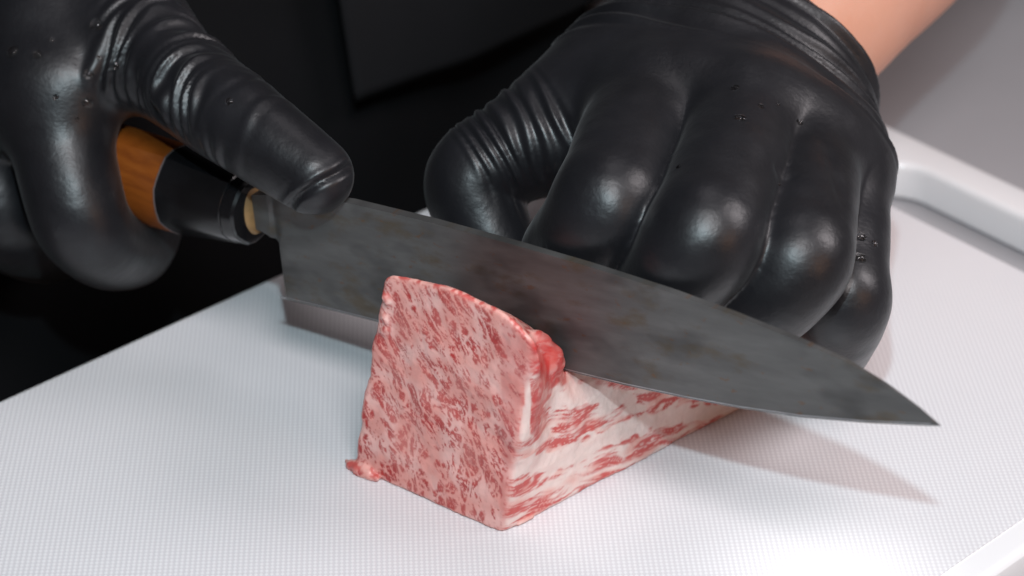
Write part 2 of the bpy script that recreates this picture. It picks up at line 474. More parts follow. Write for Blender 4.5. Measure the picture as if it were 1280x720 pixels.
def blade_mesh():
    """whole outline, neck included, as columns between a lower and an upper curve"""
    low = np.array([kc(kp(*p)) for p in [(322, 283), (332, 287), (342, 293), (349, 303), (350.5, 320), (350, 371.5)]+edge_px])
    up = np.array([kc(kp(*p)) for p in [(318, 241), (352, 241)]+spine_px[4:]])
    xs = np.unique(np.concatenate([np.linspace(low[0, 0], low[3, 0], 10), np.linspace(low[3, 0], low[6, 0]+0.4, 6), np.linspace(low[6, 0]+0.5, low[-1, 0], 110)]))
    lx = np.maximum.accumulate(low[:, 0]+np.arange(len(low))*1e-4)
    yl = np.interp(xs, lx, low[:, 1]); yu = np.interp(xs, np.maximum.accumulate(up[:, 0]+np.arange(len(up))*1e-4), up[:, 1]); yu = np.maximum(yu, yl+0.02)
    rows = 14; V, Fs = [], []; n = len(xs); heel = low[6, 0]; ez0 = low[6, 1]
    for side in (1, -1):
        for i, x in enumerate(xs):
            f = np.clip((x-heel)/(xs[-1]-heel), 0, 1)
            for j in range(rows):
                t = j/(rows-1); t = t*t*(3-2*t)*0.4+t*0.6
                z = yl[i]*(1-t)+yu[i]*t; tk = (2.5-1.4*f)/2
                eb = yl[i] if x > heel else ez0-(heel-x)*0.24; g = min(1, 0.06+(max(z-eb, 0)/20.0)**0.8)
                V.append(k3((x, z), side*tk*g))
    def vid(s, i, j): return s*n*rows+i*rows+j
    for i in range(n-1):
        for j in range(rows-1):
            Fs.append((vid(0, i, j), vid(0, i+1, j), vid(0, i+1, j+1), vid(0, i, j+1)))
            Fs.append((vid(1, i, j), vid(1, i, j+1), vid(1, i+1, j+1), vid(1, i+1, j)))
        Fs.append((vid(0, i, rows-1), vid(0, i+1, rows-1), vid(1, i+1, rows-1), vid(1, i, rows-1)))
        Fs.append((vid(0, i, 0), vid(1, i, 0), vid(1, i+1, 0), vid(0, i+1, 0)))
    Fs.append(tuple(vid(0, 0, j) for j in range(rows))[::-1]+tuple(vid(1, 0, j) for j in range(rows)))
    return V, Fs
BV, BF = blade_mesh()
blade = part('blade', BV, BF, steel_blade_material(None), knife, shade=False)
blade['label'] = 'dark stained steel blade with brown rust marks'
bm = bmesh.new(); bm.from_mesh(blade.data); bmesh.ops.recalc_face_normals(bm, faces=bm.faces); bm.to_mesh(blade.data); bm.free()
uv = blade.data.uv_layers.new(name='UVMap'); kv = np.array(BV)
ke = unit(K_T-K_H); kuv = np.stack([(kv-K_H)@ke, (kv-K_H)@np.cross(ke, KN)], 1)*MM
for lp in blade.data.loops: uv.data[lp.index].uv = kuv[lp.vertex_index]
blade.data.shade_smooth(); blade.data.set_sharp_from_angle(angle=math.radians(35))
def ground_edge():
    ec = np.array([kc(kp(*p)) for p in edge_px]); xs = np.linspace(ec[0, 0]+0.05, ec[-1, 0]-2, 120); zs = np.interp(xs, ec[:, 0], ec[:, 1])
    V, Fs = [], []
    for x, z in zip(xs, zs):
        f = (x-xs[0])/(xs[-1]-xs[0]); tk = (2.5-1.4*f)/2; h = 0.55
        th = tk*min(1, 0.06+(h/20)**0.8)+0.03
        V += [k3((x, z-0.10)), k3((x, z+h), th), k3((x, z+h), -th)]
    n = len(xs)
    for i in range(n-1):
        for a, b in ((0, 1), (1, 2), (2, 0)): Fs.append((i*3+a, (i+1)*3+a, (i+1)*3+b, i*3+b))
    Fs += [(0, 1, 2), ((n-1)*3+2, (n-1)*3+1, (n-1)*3)]
    o = part('cutting_edge', V, Fs, simple('bare_ground_steel', (0.30, 0.30, 0.31), 0.35, 0.6, 300, 0.2, 0.03), knife, shade=False)
    b = bmesh.new(); b.from_mesh(o.data); bmesh.ops.recalc_face_normals(b, faces=b.faces); b.to_mesh(o.data); b.free()
    return o
ground_edge()
# handle: octagonal sections along the axis in the blade plane
AX0, AX1 = kc(kp(318, 264)), kc(kp(60, 186)); AXD = unit(AX1-AX0); AXU = np.array([AXD[1], -AXD[0]]) if -AXD[0] > 0 else np.array([-AXD[1], AXD[0]])
def sections(name, ss, mat, parent=knife, n=24, octo=0.55):
    V, Fs = [], []
    for (s, hv, hw) in ss:
        c = AX0+AXD*s
        for k in range(n):
            a = 2*math.pi*(k+0.5)/n; ca, sa = math.cos(a), math.sin(a)
            e = 1/max(abs(ca), abs(sa), (abs(ca)+abs(sa))/1.36); e = 1*(1-octo)+e*octo
            q = c+AXU*sa*hv*e; V.append(k3(q, ca*hw*e))
    m = len(ss)
    for i in range(m-1):
        for k in range(n):
            Fs.append((i*n+k, i*n+(k+1) % n, (i+1)*n+(k+1) % n, (i+1)*n+k))
    Fs.append(tuple(range(n))[::-1]); Fs.append(tuple((m-1)*n+k for k in range(n)))
    o = part(name, V, Fs, mat, parent, shade=False)
    b = bmesh.new(); b.from_mesh(o.data); bmesh.ops.recalc_face_normals(b, faces=b.faces); b.to_mesh(o.data); b.free()
    o.data.shade_smooth(); o.data.set_sharp_from_angle(angle=math.radians(28)); return o
M_HORN = simple('black_buffalo_horn', (0.006, 0.006, 0.007), 0.22, 0, 120, 0.3, 0.03, 0.3)
M_WOOD = wood_material(); M_BRASS = simple('pale_wood_plug', (0.34, 0.20, 0.085), 0.5, 0, 300, 0.3, 0.1)
fL = 22.0
fer = sections('ferrule', [(-0.2, 6.6, 6.2), (0.0, 7.4, 7.0), (0.6, 8.0, 7.6), (3.2, 8.3, 7.9), (3.4, 8.15, 7.75), (3.7, 8.15, 7.75), (3.9, 8.4, 8.0), (fL, 10.6, 9.4)], M_HORN)
fer['label'] = 'glossy black ferrule'
ring = sections('ring', [(fL-0.05, 10.3, 9.2), (fL, 10.72, 9.5), (fL+0.35, 10.75, 9.52), (fL+0.4, 10.3, 9.2)], simple('dull_silver', (0.35, 0.3, 0.3), 0.4, 0.8))
grip = sections('grip', [(fL+0.35, 10.2, 9.2), (fL+0.4, 10.65, 9.45), (fL+50, 12.0, 10.5), (fL+97, 12.6, 11.2), (fL+98.5, 12.0, 10.6), (fL+99, 9, 8)], M_WOOD)
grip['label'] = 'orange brown wooden grip'
plug = sections('tang_plug', [(-0.9, 4.6, 1.9), (-0.8, 5.4, 2.6), (-0.2, 5.8, 3.6), (0.4, 5.8, 3.6)], M_BRASS, octo=0.2)

# ================================================================== RAW BEEF
A0, B0, C0 = onZ(443, 586), onZ(628, 668), onZ(927, 511)
fd = unit(B0-A0); sd = unit(C0-B0)
nF = unit(np.array([fd[1], -fd[0], 0]))               # front face, outward
nS = unit(np.array([sd[1], -sd[0], 0]))               # right side, outward
if nF[1] > 0: nF = -nF
WID = abs((A0-B0)@nS)
RES = 0.34
def beef_field():
    ext = B0+sd*100
    pts = np.array([A0, B0, ext, ext+(A0-B0), A0-fd*6, B0+nF*4])
    F = Field([pts[:, 0].min()-4, pts[:, 1].min()-5, -1.5], [pts[:, 0].max()+5, pts[:, 1].max()+4, 60], RES)
    a, b = np.zeros(3, int), F.n
    X, Y, Z = F.grid(a, b)
    def pl(P, n): return ((X-P[0])*n[0]+(Y-P[1])*n[1]+(Z-P[2])*n[2]).astype(np.float32)
    # low-frequency wobble taken on a coarse lattice
    G = [F.lo[k]+np.arange(F.n[k])*RES for k in range(3)]
    st = 5; cs = [g[::st] for g in G]
    P3 = np.stack(np.meshgrid(*cs, indexing='ij'), -1)
    wob = (noise(P3/11.0)*0.9+noise(P3/4.5+9)*0.45).astype(np.float32)
    for k in range(3): wob = np.repeat(wob, st, k)
    wob = wob[:F.n[0], :F.n[1], :F.n[2]]
    for ax in range(3):                                # smooth the lattice steps
        for _ in range(2):
            pad = [(0, 0)]*3; pad[ax] = (st//2, st//2); q = np.pad(wob, pad, mode='edge'); cc = np.cumsum(q, axis=ax, dtype=np.float32)
            lead = [(0, 0)]*3; lead[ax] = (1, 0); cc = np.pad(cc, lead)
            s1 = [slice(None)]*3; s0 = [slice(None)]*3; s1[ax] = slice(st, None); s0[ax] = slice(0, -st); wob = (cc[tuple(s1)]-cc[tuple(s0)])/st
            wob = wob[:F.n[0], :F.n[1], :F.n[2]]
    sA = (X-A0[0])*fd[0]+(Y-A0[1])*fd[1]               # along the front edge
    fr = -pl(B0, nF)                                   # depth behind the front face
    hN = np.clip(Z/50, 0, 1.2)
    front = pl(B0, nF)+1.2*hN*hN+0.5*np.sin(hN*3)
    side = pl(B0, nS)+1.0*np.sin(hN*3.0)*smooth(20, 50, fr)-6.0*hN*smooth(15, 3, fr)+1.0*hN*smooth(3, 15, fr)
    L0 = A0+fd*0
    left = -pl(L0, nS)-WID*0+(8.0*hN**1.2-0.5)
    # top of the slice slopes down to the right; the rest of the block is pressed lower
    topz = 55.6+0.03*sA+2.2*np.sin(np.pi*np.clip((sA-8)/36, 0, 1))-0.95*np.clip(fr-0.5, 0, 19.0)-0.03*np.clip(sA-36, 0, 60)**2-0.06*np.clip(sA-33, 0, 60)**2*smooth(2, 9, fr)*smooth(34, 22, fr)-0.05*np.clip(10-sA, 0, 30)**2
    topz = topz-smooth(11, 20, fr)*0.0-smooth(35, 95, fr)*9
    top = (Z-topz)*0.97
    bot = -(Z-0.05)
    back = pl(B0+sd*92, unit(sd))
    d = np.maximum(front+0*top, side); 
    def smax(p, q, k): return -smin(-p, -q, k)
    d = smax(front, side, 1.6); d = smax(d, left, 2.0); d = smax(d, top, 3.0); d = smax(d, back, 8.0)
    d = d+wob*(0.35+0.65*smooth(3, 12, Z))*(0.45+0.55*smooth(54, 42, Z))
    d = smax(d, bot+0*d, 0.8)
    # the cut: a thin slot above the cutting edge, along the blade plane
    kx = (X-K_H[0])*KX[0]+(Y-K_H[1])*KX[1]; kn = (X-K_H[0])*KN[0]+(Y-K_H[1])*KN[1]
    ec = np.array([kc(kp(*p)) for p in edge_px]); ez = np.interp(kx, ec[:, 0], ec[:, 1])+K_H[2]
    over = Z-(ez-0.8); wd = 0.35+np.clip(over, 0, 22)*0.052
    slot = np.maximum(np.abs(kn)-wd, -over)
    F.v = np.maximum(d, -slot).astype(np.float32)
    # ragged scraps along the left and at the corners
    def scrap(u, v, P, n, r, k=1.2, d=0.0, to=None):
        p = onPlane(u, v, P+n*d, n); q = p if to is None else onPlane(*to, P+n*d, n)
        F.cone(p, q+1e-3, r, r*0.7, k)
    for (u, v, u2, v2, r) in ((482, 372, 484, 378, 0.8), (480, 397, 482, 402, 0.5), (479, 415, 482, 412, 0.4)):
        scrap(u, v, A0-nS*0, nF, r, 1.2, -1.0, (u2, v2))
    F.chain([onZ(433, 576, 0.7), onZ(438, 582, 0.8), onZ(447, 587, 1.0), onZ(462, 592, 1.2)], [0.45, 0.8, 1.1, 1.3], 0.8)
    F.cone(onZ(440, 577, 1.2), onZ(456, 586, 1.6), 0.6, 1.0, 0.8); F.cone(onZ(447, 592, 0.5), onZ(470, 598, 0.8), 0.5, 0.8, 0.6)
    F.cone(onZ(648, 655, 0.6), onZ(664, 645, 0.9), 0.35, 0.6, 0.6)
    # the lump on the slice's right shoulder and the rolled top edge
    for (u, v, dd, r) in ((676, 432, 5, 2.4), (688, 446, 4, 2.6), (694, 456, 3, 2.0), (668, 424, 6, 1.8), (682, 462, 6, 2.2)):
        c = kp(u, v, dd); F.cone(c, c+KZ*0.6+KX*0.4, r, r*0.9, 1.6)
    return F
FB = beef_field()
BP, BQ = surface(FB, 1)
BN = normals(BP, BQ)
# fine tissue relief
BP = BP+BN*(fbm(BP/1.7, 2)*0.10)[:, None]
def beef_colours(P, N):
    s = (P-A0)@fd; h = P[:, 2]; fr = -((P-B0)@nF); L = (P-B0)@sd; U, Vv = np.array([pix(p) for p in P]).T if False else (640+FPX*((P-CAM)@CR)/((P-CAM)@CF), 360-FPX*((P-CAM)@CU)/((P-CAM)@CF))
    lin = lambda c: np.array([(x/255/12.92 if x < 10 else ((x/255+0.055)/1.055)**2.4) for x in c])
    z0 = np.zeros_like(s)
    # --- front face: fine flecks
    wx = noise(np.stack([s/7, h/7, z0+3], 1))*1.6; wy = noise(np.stack([s/7, h/7, z0+8], 1))*1.6
    ss = s+0.06*h+0.0065*h*h+wx; hh = h+wy
    z1 = z0+0.5
    big = noise(np.stack([ss/5.0, hh/11.0, z0], 1))
    low = smooth(30, 12, h); leaf = noise(np.stack([ss/1.9, hh/4.8, z0+4], 1))*(1-low)+noise(np.stack([(s+wx)/2.1, hh/3.0, z0+5], 1))*low
    rag = noise(np.stack([ss/0.70, hh/1.15, z0+11], 1)); rag2 = noise(np.stack([ss/0.40, hh/0.55, z0+14], 1))
    riv = np.abs(noise(np.stack([ss/3.6, hh/8.0, z0+17], 1))); riv2 = np.abs(noise(np.stack([(ss+0.4*rag)/2.1, (hh+0.5*rag)/3.9, z0+19], 1)))
    lane = smooth(0.07, 0.17, riv+0.05*rag)*(0.05+0.95*smooth(0.04, 0.13, riv2))
    fleck = smooth(-0.22, 0.04, 0.65*leaf+0.5*big+0.5*rag+0.25*rag2)
    vein = np.abs(noise(np.stack([(ss+0.8*rag)/0.9, (hh+0.8*rag2)/1.25, z0+21], 1)))
    red = lane*fleck*(0.42+0.58*smooth(0.02, 0.11, vein))*1.08
    red = red*(0.80+0.30*noise(np.stack([s/9, h/9, z0+40], 1)))
    fatc, redc = lin((233, 160, 150)), lin((184, 46, 44)); palec = lin((240, 186, 178))
    blot = smooth(-0.3, 0.5, noise(np.stack([s/6, h/6, z0+50], 1)))[:, None]
    cf = (fatc*(1-blot)+palec*blot); cf = cf+(redc-cf)*np.clip(red, 0, 1)[:, None]
    edge = smooth(2.2, 0.4, s)+smooth(1.4, 0.2, WID/abs(fd@nS)-s)*0.6
    cf = cf+(lin((190, 74, 74))-cf)*(np.clip(edge, 0, 1)*0.5)[:, None]
    # --- right side: long streaks
    l2 = L+2.0*noise(np.stack([L/9, h/5, z0+60], 1)); h2 = h+0.10*L+1.7*noise(np.stack([L/8, h/5, z0+70], 1))
    stre = noise(np.stack([l2/13, h2/2.2, z0+80], 1))+0.55*noise(np.stack([l2/7.0, h2/0.9, z0+81], 1))+0.25*noise(np.stack([l2/2.5, h2/0.45, z0+82], 1))
    rs = smooth(-0.27, 0.26, stre)*0.92
    fine3 = np.abs(noise(np.stack([l2/6.5, h2/0.75, z0+83], 1))); rs = rs*(0.35+0.65*smooth(0.02, 0.20, fine3))
    def poly(pts, w):
        d = np.full(len(U), 1e9); wl = np.ones(len(U))
        for (a, b, wa, wb) in zip(pts[:-1], pts[1:], w[:-1], w[1:]):
            a, b = np.array(a, float), np.array(b, float); e = b-a
            t = np.clip(((U-a[0])*e[0]+(Vv-a[1])*e[1])/(e@e), 0, 1)
            q = np.hypot(U-a[0]-t*e[0], Vv-a[1]-t*e[1])/(wa+(wb-wa)*t); d = np.minimum(d, q)
        return d
    jig = 1+0.75*noise(np.stack([L/3.0, h/1.6, z0+90], 1))
    fat = smooth(1.15, 0.8, poly([(690, 497), (735, 490), (790, 500)], [14, 17, 6])*jig)
    fat = np.maximum(fat, smooth(1.2, 0.8, poly([(640, 585), (700, 575), (755, 550), (800, 530), (850, 518), (915, 512)], [8, 14, 9, 10, 11, 6])*jig))
    fat = np.maximum(fat, smooth(1.2, 0.8, poly([(655, 545), (660, 500), (657, 450)], [7, 4, 4])))
    rs = rs*(1-fat*0.95)
    edge2 = smooth(5, 1, np.abs(h-np.maximum(0, 26-0.36*L)))*0
    lean = smooth(3, 16, L-8)*smooth(46, 30, h)*0
    cool, warmr = lin((242, 219, 212)), lin((203, 66, 62))
    pinkf = lin((236, 182, 172)); bl2 = smooth(-0.2, 0.5, noise(np.stack([L/7, h/3, z0+95], 1)))[:, None]*(1-fat[:, None])
    cs = cool*(1-bl2)+pinkf*bl2; cs = cs+(warmr-cs)*np.clip(rs, 0, 1)[:, None]
    shoulder = smooth(34, 16, np.hypot((U-685)*1.0, (Vv-440)*0.8))+smooth(1.15, 0.7, poly([(690, 462), (672, 505), (668, 540)], [14, 9, 6])*jig)
    cs = cs+(lin((196, 40, 38))-cs)*(np.clip(shoulder, 0, 1)*0.9*(0.6+0.4*smooth(-.2, .3, noise(np.stack([L/2, h/2, z0+97], 1)))))[:, None]*(1-smooth(1.2, 0.8, poly([(655, 545), (660, 500), (657, 450)], [7, 4, 4])))[:, None]
    # --- top and back: pinkish with short streaks across the edge
    rt = smooth(-0.1, 0.3, noise(np.stack([s/1.6+fr*0.25, fr/3.5, h/6], 1))+0.5*noise(np.stack([s/0.8, fr/1.6, h/3], 1)))
    ct = lin((236, 174, 164))+(lin((198, 60, 56))-lin((236, 174, 164)))*(rt*0.8)[:, None]; ct = ct+(lin((196, 40, 38))-ct)*(np.clip(smooth(34, 16, np.hypot(U-686, (Vv-444)*0.8)), 0, 1)*0.75)[:, None]
    wF = np.clip(N@nF, 0, 1)**4; wS = np.clip(N@nS, 0, 1)**4; wT = np.clip(1-wF-wS, 0.0, 1)
    wS = wS*1.0; W = wF+wS+wT+1e-6
    return np.clip((cf*wF[:, None]+cs*wS[:, None]+ct*wT[:, None])/W[:, None], 0, 1)
BC = beef_colours(BP, BN)
beef = mesh('raw_beef', BP, BQ, M_MEAT, None, colors=BC, origin=np.array([*(A0*0.3+C0*0.4+B0*0.3)[:2], 0.0]))
tag(beef, 'block of raw marbled beef with its front slice half cut by the knife', 'meat')

# ================================================================== PERSON
person = empty('person', (*bd(tt-170, 130)[:2], -BT))
tag(person, 'cook in black apron and black gloves holding knife and beef', 'person')
GL = []
def wrinkles(P, N, p, q, dorsal, wl, amp, t0, t1, seed, wrap=1.2, curve=0.0, rmax=20):
    """rounded folds across the axis p->q, on the side facing dorsal"""
    d = unit(q-p); Lg = np.linalg.norm(q-p); x = P-p; t = x@d; e = x-t[:, None]*d; r = np.linalg.norm(e, axis=1)
    dn = unit(dorsal-(np.asarray(dorsal)@d)*d); sdv = np.cross(d, dn)
    a = np.arctan2(e@sdv, e@dn)
    z0 = np.full(len(P), seed*7.7)
    tw = t+curve*(np.cos(a)-1)*6+noise(np.stack([t/8, a*0.5, z0], 1))*wl*0.9
    ph = tw/wl+0.12*np.sin(tw/wl*1.7+seed)
    fold = 0.5-0.5*np.cos(2*np.pi*ph); fold = fold**0.9
    mod = smooth(-0.30, 0.30, noise(np.stack([tw/(wl*1.5), a*0.6, z0+3], 1)))*0.9+0.1
    m = smooth(t0-3, t0+3, t)*smooth(t1+3, t1-3, t)*smooth(wrap+0.5, wrap-0.3, np.abs(a))*smooth(rmax, rmax-3, r)*smooth(0.0, 0.3, N@dn+0.25)
    return P+N*((fold-0.55)*amp*mod*m)[:, None]
def relax(P, Q, n=1, f=0.5):
    for _ in range(n):
        S = np.zeros_like(P); c = np.zeros(len(P))
        for i in range(4):
            a, b = Q[:, i], Q[:, (i+1) % 4]
            for d in range(3): S[:, d] += np.bincount(a, P[b, d], len(P))+np.bincount(b, P[a, d], len(P))
            c += np.bincount(a, minlength=len(P))+np.bincount(b, minlength=len(P))
        P = P*(1-f)+f*S/np.maximum(c, 1)[:, None]
    return P

# ---------------- hand that steadies the beef
def left_hand():
    def behind(u, v, z, r):
        while (onZ(u, v, z)-K_H)@KN > -(r+4.2) and z > r: z -= 0.5
        return onZ(u, v, z)
    def fing(pip, z, mcp, lp, dip, zd, tip, zt):
        P = behind(*pip, z, 11.5); return [onLen(*mcp, P, lp), P, behind(*dip, zd, 10), behind(*tip, zt, 8.5)]
    I = fing((760, 254), 70, (812, 122), 44, (708, 322), 57, (690, 366), 45)
    Mf = fing((880, 294), 69, (938, 140), 48, (822, 372), 55, (796, 418), 38)
    R = fing((996, 322), 59, (1010, 176), 44, (936, 398), 44, (908, 440), 25)
    Pk = fing((1054, 370), 43, (1052, 218), 35, (1044, 424), 27, (1024, 458), 11)
    fa = unit([0.42, 0.90, 0.13])
    wr = onZ(952, 50, 62)-fa*15; cuff = wr+fa*3
    elbow = wr+fa*240
    lo = np.array([-32, -112, 0]); hi = np.array([118, 62, 100])
    fl = Field(lo, hi, 0.6)
    chains = ((I, (12.6, 12.0, 10.2, 8.4)), (Mf, (12.6, 12.0, 10.3, 8.5)), (R, (12.0, 11.3, 9.7, 8.2)), (Pk, (10.6, 9.9, 8.8, 7.4)))
    for ch, rr in chains:
        g = fl.like(); g.tube(ch, rr, 14, 0, 0.40); g.cone(ch[1], ch[1]+unit(ch[1]*2-ch[0]-ch[2])*0.8, rr[1]*0.95, rr[1]*0.95, 3.0)
        fl.merge(g, 1.2)
    pm = fl.like()
    dn = unit(np.cross(Mf[0]-wr, Pk[0]-I[0])); dn = dn if dn[2] > 0 else -dn
    across = unit(Pk[0]-I[0])
    roots = [c[0] for c, _ in chains]; webs = [c[0]*0.46+c[1]*0.54 for c, _ in chains]
    fan = []
    for i in range(3):                                  # closely spaced rays make one smooth back
        for t in (0, 0.25, 0.5, 0.75): fan.append((roots[i]*(1-t)+roots[i+1]*t, (i+t)/3))
    fan.append((roots[3], 1.0))
    for q, u in fan:
        rr = 13.2-2.6*u
        pm.cone(wr+across*(u-0.5)*30-dn*1, q-dn*0.4, 15.5, rr, 6.0)
        pm.cone(wr+across*(u-0.5)*26-dn*10, q-dn*13+unit(wr-q)*5, 13.5, 10.5, 9.0)
    for i in range(3):                                  # stretched webs between the fingers
        q = webs[i]*0.5+webs[i+1]*0.5; r0 = roots[i]*0.5+roots[i+1]*0.5
        pm.cone(r0-dn*1.0, q-dn*6.0, 12.0, 6.5, 5.0)
    # thumb
    tm, ti, tt_ = onZ(692, 164, 57), onZ(594, 224, 48), onZ(622, 318, 34)
    cmc = wr-across*24-dn*8+unit(Mf[0]-wr)*12
    th = fl.like(); th.tube([cmc, tm, ti, tt_], [15.0, 12.2, 11.6, 9.8], 14, 0, 0.42)
    pm.cone(cmc, tm, 16.0, 12.5, 10.0)
    pm.cone(tm, I[0]-dn*8, 9.5, 10.0, 9.0)             # web towards the forefinger
    pm.cone(tm*0.5+cmc*0.5, I[0]-dn*7, 13, 11, 9.0)
    pm.cone(cmc, I[0]-dn*6, 15, 11, 9.0)
    pm.merge(th, 5.0)
    fl.merge(pm, 4.0)
    # cuff over the wrist
    fl.chain([wr-fa*6, cuff, cuff+fa*8], [22.5, 25.0, 27.0], 14.0, (dn, 0.90))
    fl.cut(cuff, fa)
    P, Q = surface(fl, 2); N = normals(P, Q)
    # folds: cuff, thumb joint, stretched webs
    P = wrinkles(P, N, wr-fa*26, cuff, dn, 4.6, 1.7, 4, 40, 1, 3.0, 1.2, 60); N = normals(P, Q)
    P = wrinkles(P, N, tm, ti, CU-CF*0.8, 3.2, 1.7, -3, 19, 2, 1.6, 0.5, 19); N = normals(P, Q)
    P = relax(P, Q, 2); N = normals(P, Q)
    # rolled bead at the end of the cuff
    dist = np.abs((P-cuff)@fa+1.6); e = P-cuff; e = e-(e@fa)[:, None]*fa
    P = P+unit_rows(e)*(smooth(1.9, 0.4, dist)*0.9*(np.linalg.norm(e, axis=1) > 15))[:, None]
    # slack folds of the sheet on the back of the hand
    P = P+N*(noise(P/14+5)*0.35+noise(P/6+2)*0.10)[:, None]
    def tension(P, N, a, b, w, dep):
        a, b = np.asarray(a), np.asarray(b); d = b-a; t = np.clip(((P-a)@d)/(d@d), 0, 1); r = np.linalg.norm(P-a-t[:, None]*d, axis=1)
        return P-N*(dep*np.exp(-(r/w)**2)*np.sin(np.pi*np.clip(t, 0.05, 0.95)))[:, None]
    def surf_at(u, v):
        uu, vv = 640+FPX*((P-CAM)@CR)/((P-CAM)@CF), 360-FPX*((P-CAM)@CU)/((P-CAM)@CF)
        dd = np.hypot(uu-u, vv-v)+((P-CAM)@CF-400)*0.35; return P[np.argmin(np.where(np.hypot(uu-u, vv-v) < 6, (P-CAM)@CF, 1e6+np.hypot(uu-u, vv-v)))]
    for (a, b, w_, dp) in (((1030, 160), (1058, 262), 1.8, 0.9), ((972, 196), (992, 224), 1.7, 0.9)):
        P = tension(P, N, surf_at(*a), surf_at(*b), w_, dp)
    return P, Q, dict(wr=wr, fa=fa, elbow=elbow, cuff=cuff, surf=surf_at, dn=dn)
def unit_rows(e): return e/np.maximum(np.linalg.norm(e, axis=1), 1e-6)[:, None]
LP, LQ, LI = left_hand()
gl = part('glove', LP, LQ, M_GLOVE, person); gl['label'] = 'black glove on the hand pressing the beef'

# ---------------- hand that holds the knife
def right_hand():
    T = [kp(104, -38, -22), kp(190, 70, -7), kp(306, 158, 2), kp(392, 220, 3.5)]
    ix = [kp(66, 112, 8), kp(102, 276, 19), kp(162, 312, 2), kp(190, 270, -14)]
    hd = kp(0, 0, 0)*0
    h3 = k3(AX0+AXD*40)-k3(AX0)
    hdir = unit(h3)                                    # along the handle, towards its butt
    def shift(ch, s, dn_, up): return [p+hdir*s+KN*dn_+KZ*up for p in ch]
    mf = [kp(-34, 130, 10), kp(4, 270, 18), kp(62, 304, -1), kp(86, 250, -17)]
    rf = shift(mf, 20, -1, 1); pf = shift(mf, 38, -4, 4)
    wr = np.array([-124.0, 62.0, 104.0])
    elbow = wr+unit([-0.55, 0.78, 0.32])*230; fa = unit(elbow-wr)
    pts = np.array(T+ix+mf+rf+pf+[wr, wr+fa*40]); lo = pts.min(0)-30; hi = pts.max(0)+32
    F = Field(np.maximum(lo, [-176, -80, -5]), hi, 0.65)
    for ch, rr in ((ix, (12.0, 11.2, 9.8, 8.5)), (mf, (12.0, 11.2, 9.8, 8.5)), (rf, (12, 11, 9.4, 8.2)), (pf, (11, 10, 8.5, 7.5))):
        g = F.like(); g.tube(ch, rr, 12, 0, 0.45); F.merge(g, 1.4)
    pm = F.like(); ac = unit(pf[0]-ix[0])
    rts = [c[0] for c in (ix, mf, rf, pf)]
    for i in range(3):
        for t in (0, 0.33, 0.67, 1.0):
            u = (i+t)/3; pm.cone(wr+ac*(u-0.5)*32, rts[i]*(1-t)+rts[i+1]*t, 17.5, 13.5-1.5*u, 8.0)
    th = F.like(); th.tube(T, [16.0, 12.4, 10.4, 8.8], 14, 0, 0.45)
    pm.cone(wr-ac*8, T[0], 20, 16, 8.0); pm.cone(T[0]*0.5+T[1]*0.5, ix[0], 13, 11.0, 6.0)
    pm.cone(T[0], ix[0]*0.6+wr*0.4, 15, 13, 6.0); pm.cone(T[1], ix[0], 10.5, 11.5, 6.0)
    pm.cone(T[0]*0.25+T[1]*0.75, ix[0]*0.85+wr*0.15, 12, 12, 6.0)
    pm.merge(th, 5.0); F.merge(pm, 6.0)
    F.chain([wr-fa*8, wr+fa*40], [27, 30], 12.0); F.cut(wr+fa*34, fa)
    # nothing of the hand inside the handle or blade
    P, Q = surface(F, 2); N = normals(P, Q)
    dor = -CF+0.3*CU
    P = wrinkles(P, N, T[0], T[1], dor+CR*0.8+CU*0.6, 3.8, 1.0, 10, 42, 5, 1.1, 0.8, 17.5); N = normals(P, Q)
    P = wrinkles(P, N, T[1], T[2], dor+CU*0.4, 3.9, 2.2, -2, 32, 6, 1.45, 0.9, 20); N = normals(P, Q)
    P = wrinkles(P, N, T[2], T[3], dor, 6.5, 0.7, -4, 8, 8, 1.5, 0.9, 20); N = normals(P, Q)
    P = relax(P, Q, 2); N = normals(P, Q)
    # seam fold over the thumb tip
    fp0, fp1 = kp(440, 200, 6), kp(374, 254, 6); ln = unit(np.cross(fp1-fp0, CF)); ln = ln if ln@CR > 0 else -ln
    q = (P-fp0)@ln+noise(P/6+3)*0.5; facing = smooth(0.0, 0.4, N@(-CF))
    nearT = smooth(17, 13, np.linalg.norm(P-T[3], axis=1))
    P = P+N*((0.55*smooth(-0.2, 1.2, q)*smooth(7, 3, q)-1.0*np.exp(-(q/0.7)**2)+0.4*np.exp(-((q+1.7)/0.9)**2))*nearT*facing)[:, None]
    P = P+N*(noise(P/16+11)*0.4+noise(P/7+4)*0.08)[:, None]
    N = normals(P, Q)
    # keep the sheet out of the blade
    dn = (P-K_H)@KN
    def surf_at(u, v):
        uu, vv = 640+FPX*((P-CAM)@CR)/((P-CAM)@CF), 360-FPX*((P-CAM)@CU)/((P-CAM)@CF)
        k = np.hypot(uu-u, vv-v); i = np.argmin(np.where(k < 6, (P-CAM)@CF, 1e6+k)); return P[i], N[i]
    return P, Q, dict(wr=wr, fa=fa, elbow=elbow, surf=surf_at)
RP, RQ, RI = right_hand()
gr = part('glove', RP, RQ, M_GLOVE, person); gr['label'] = 'black wrinkled glove on the hand gripping the knife'

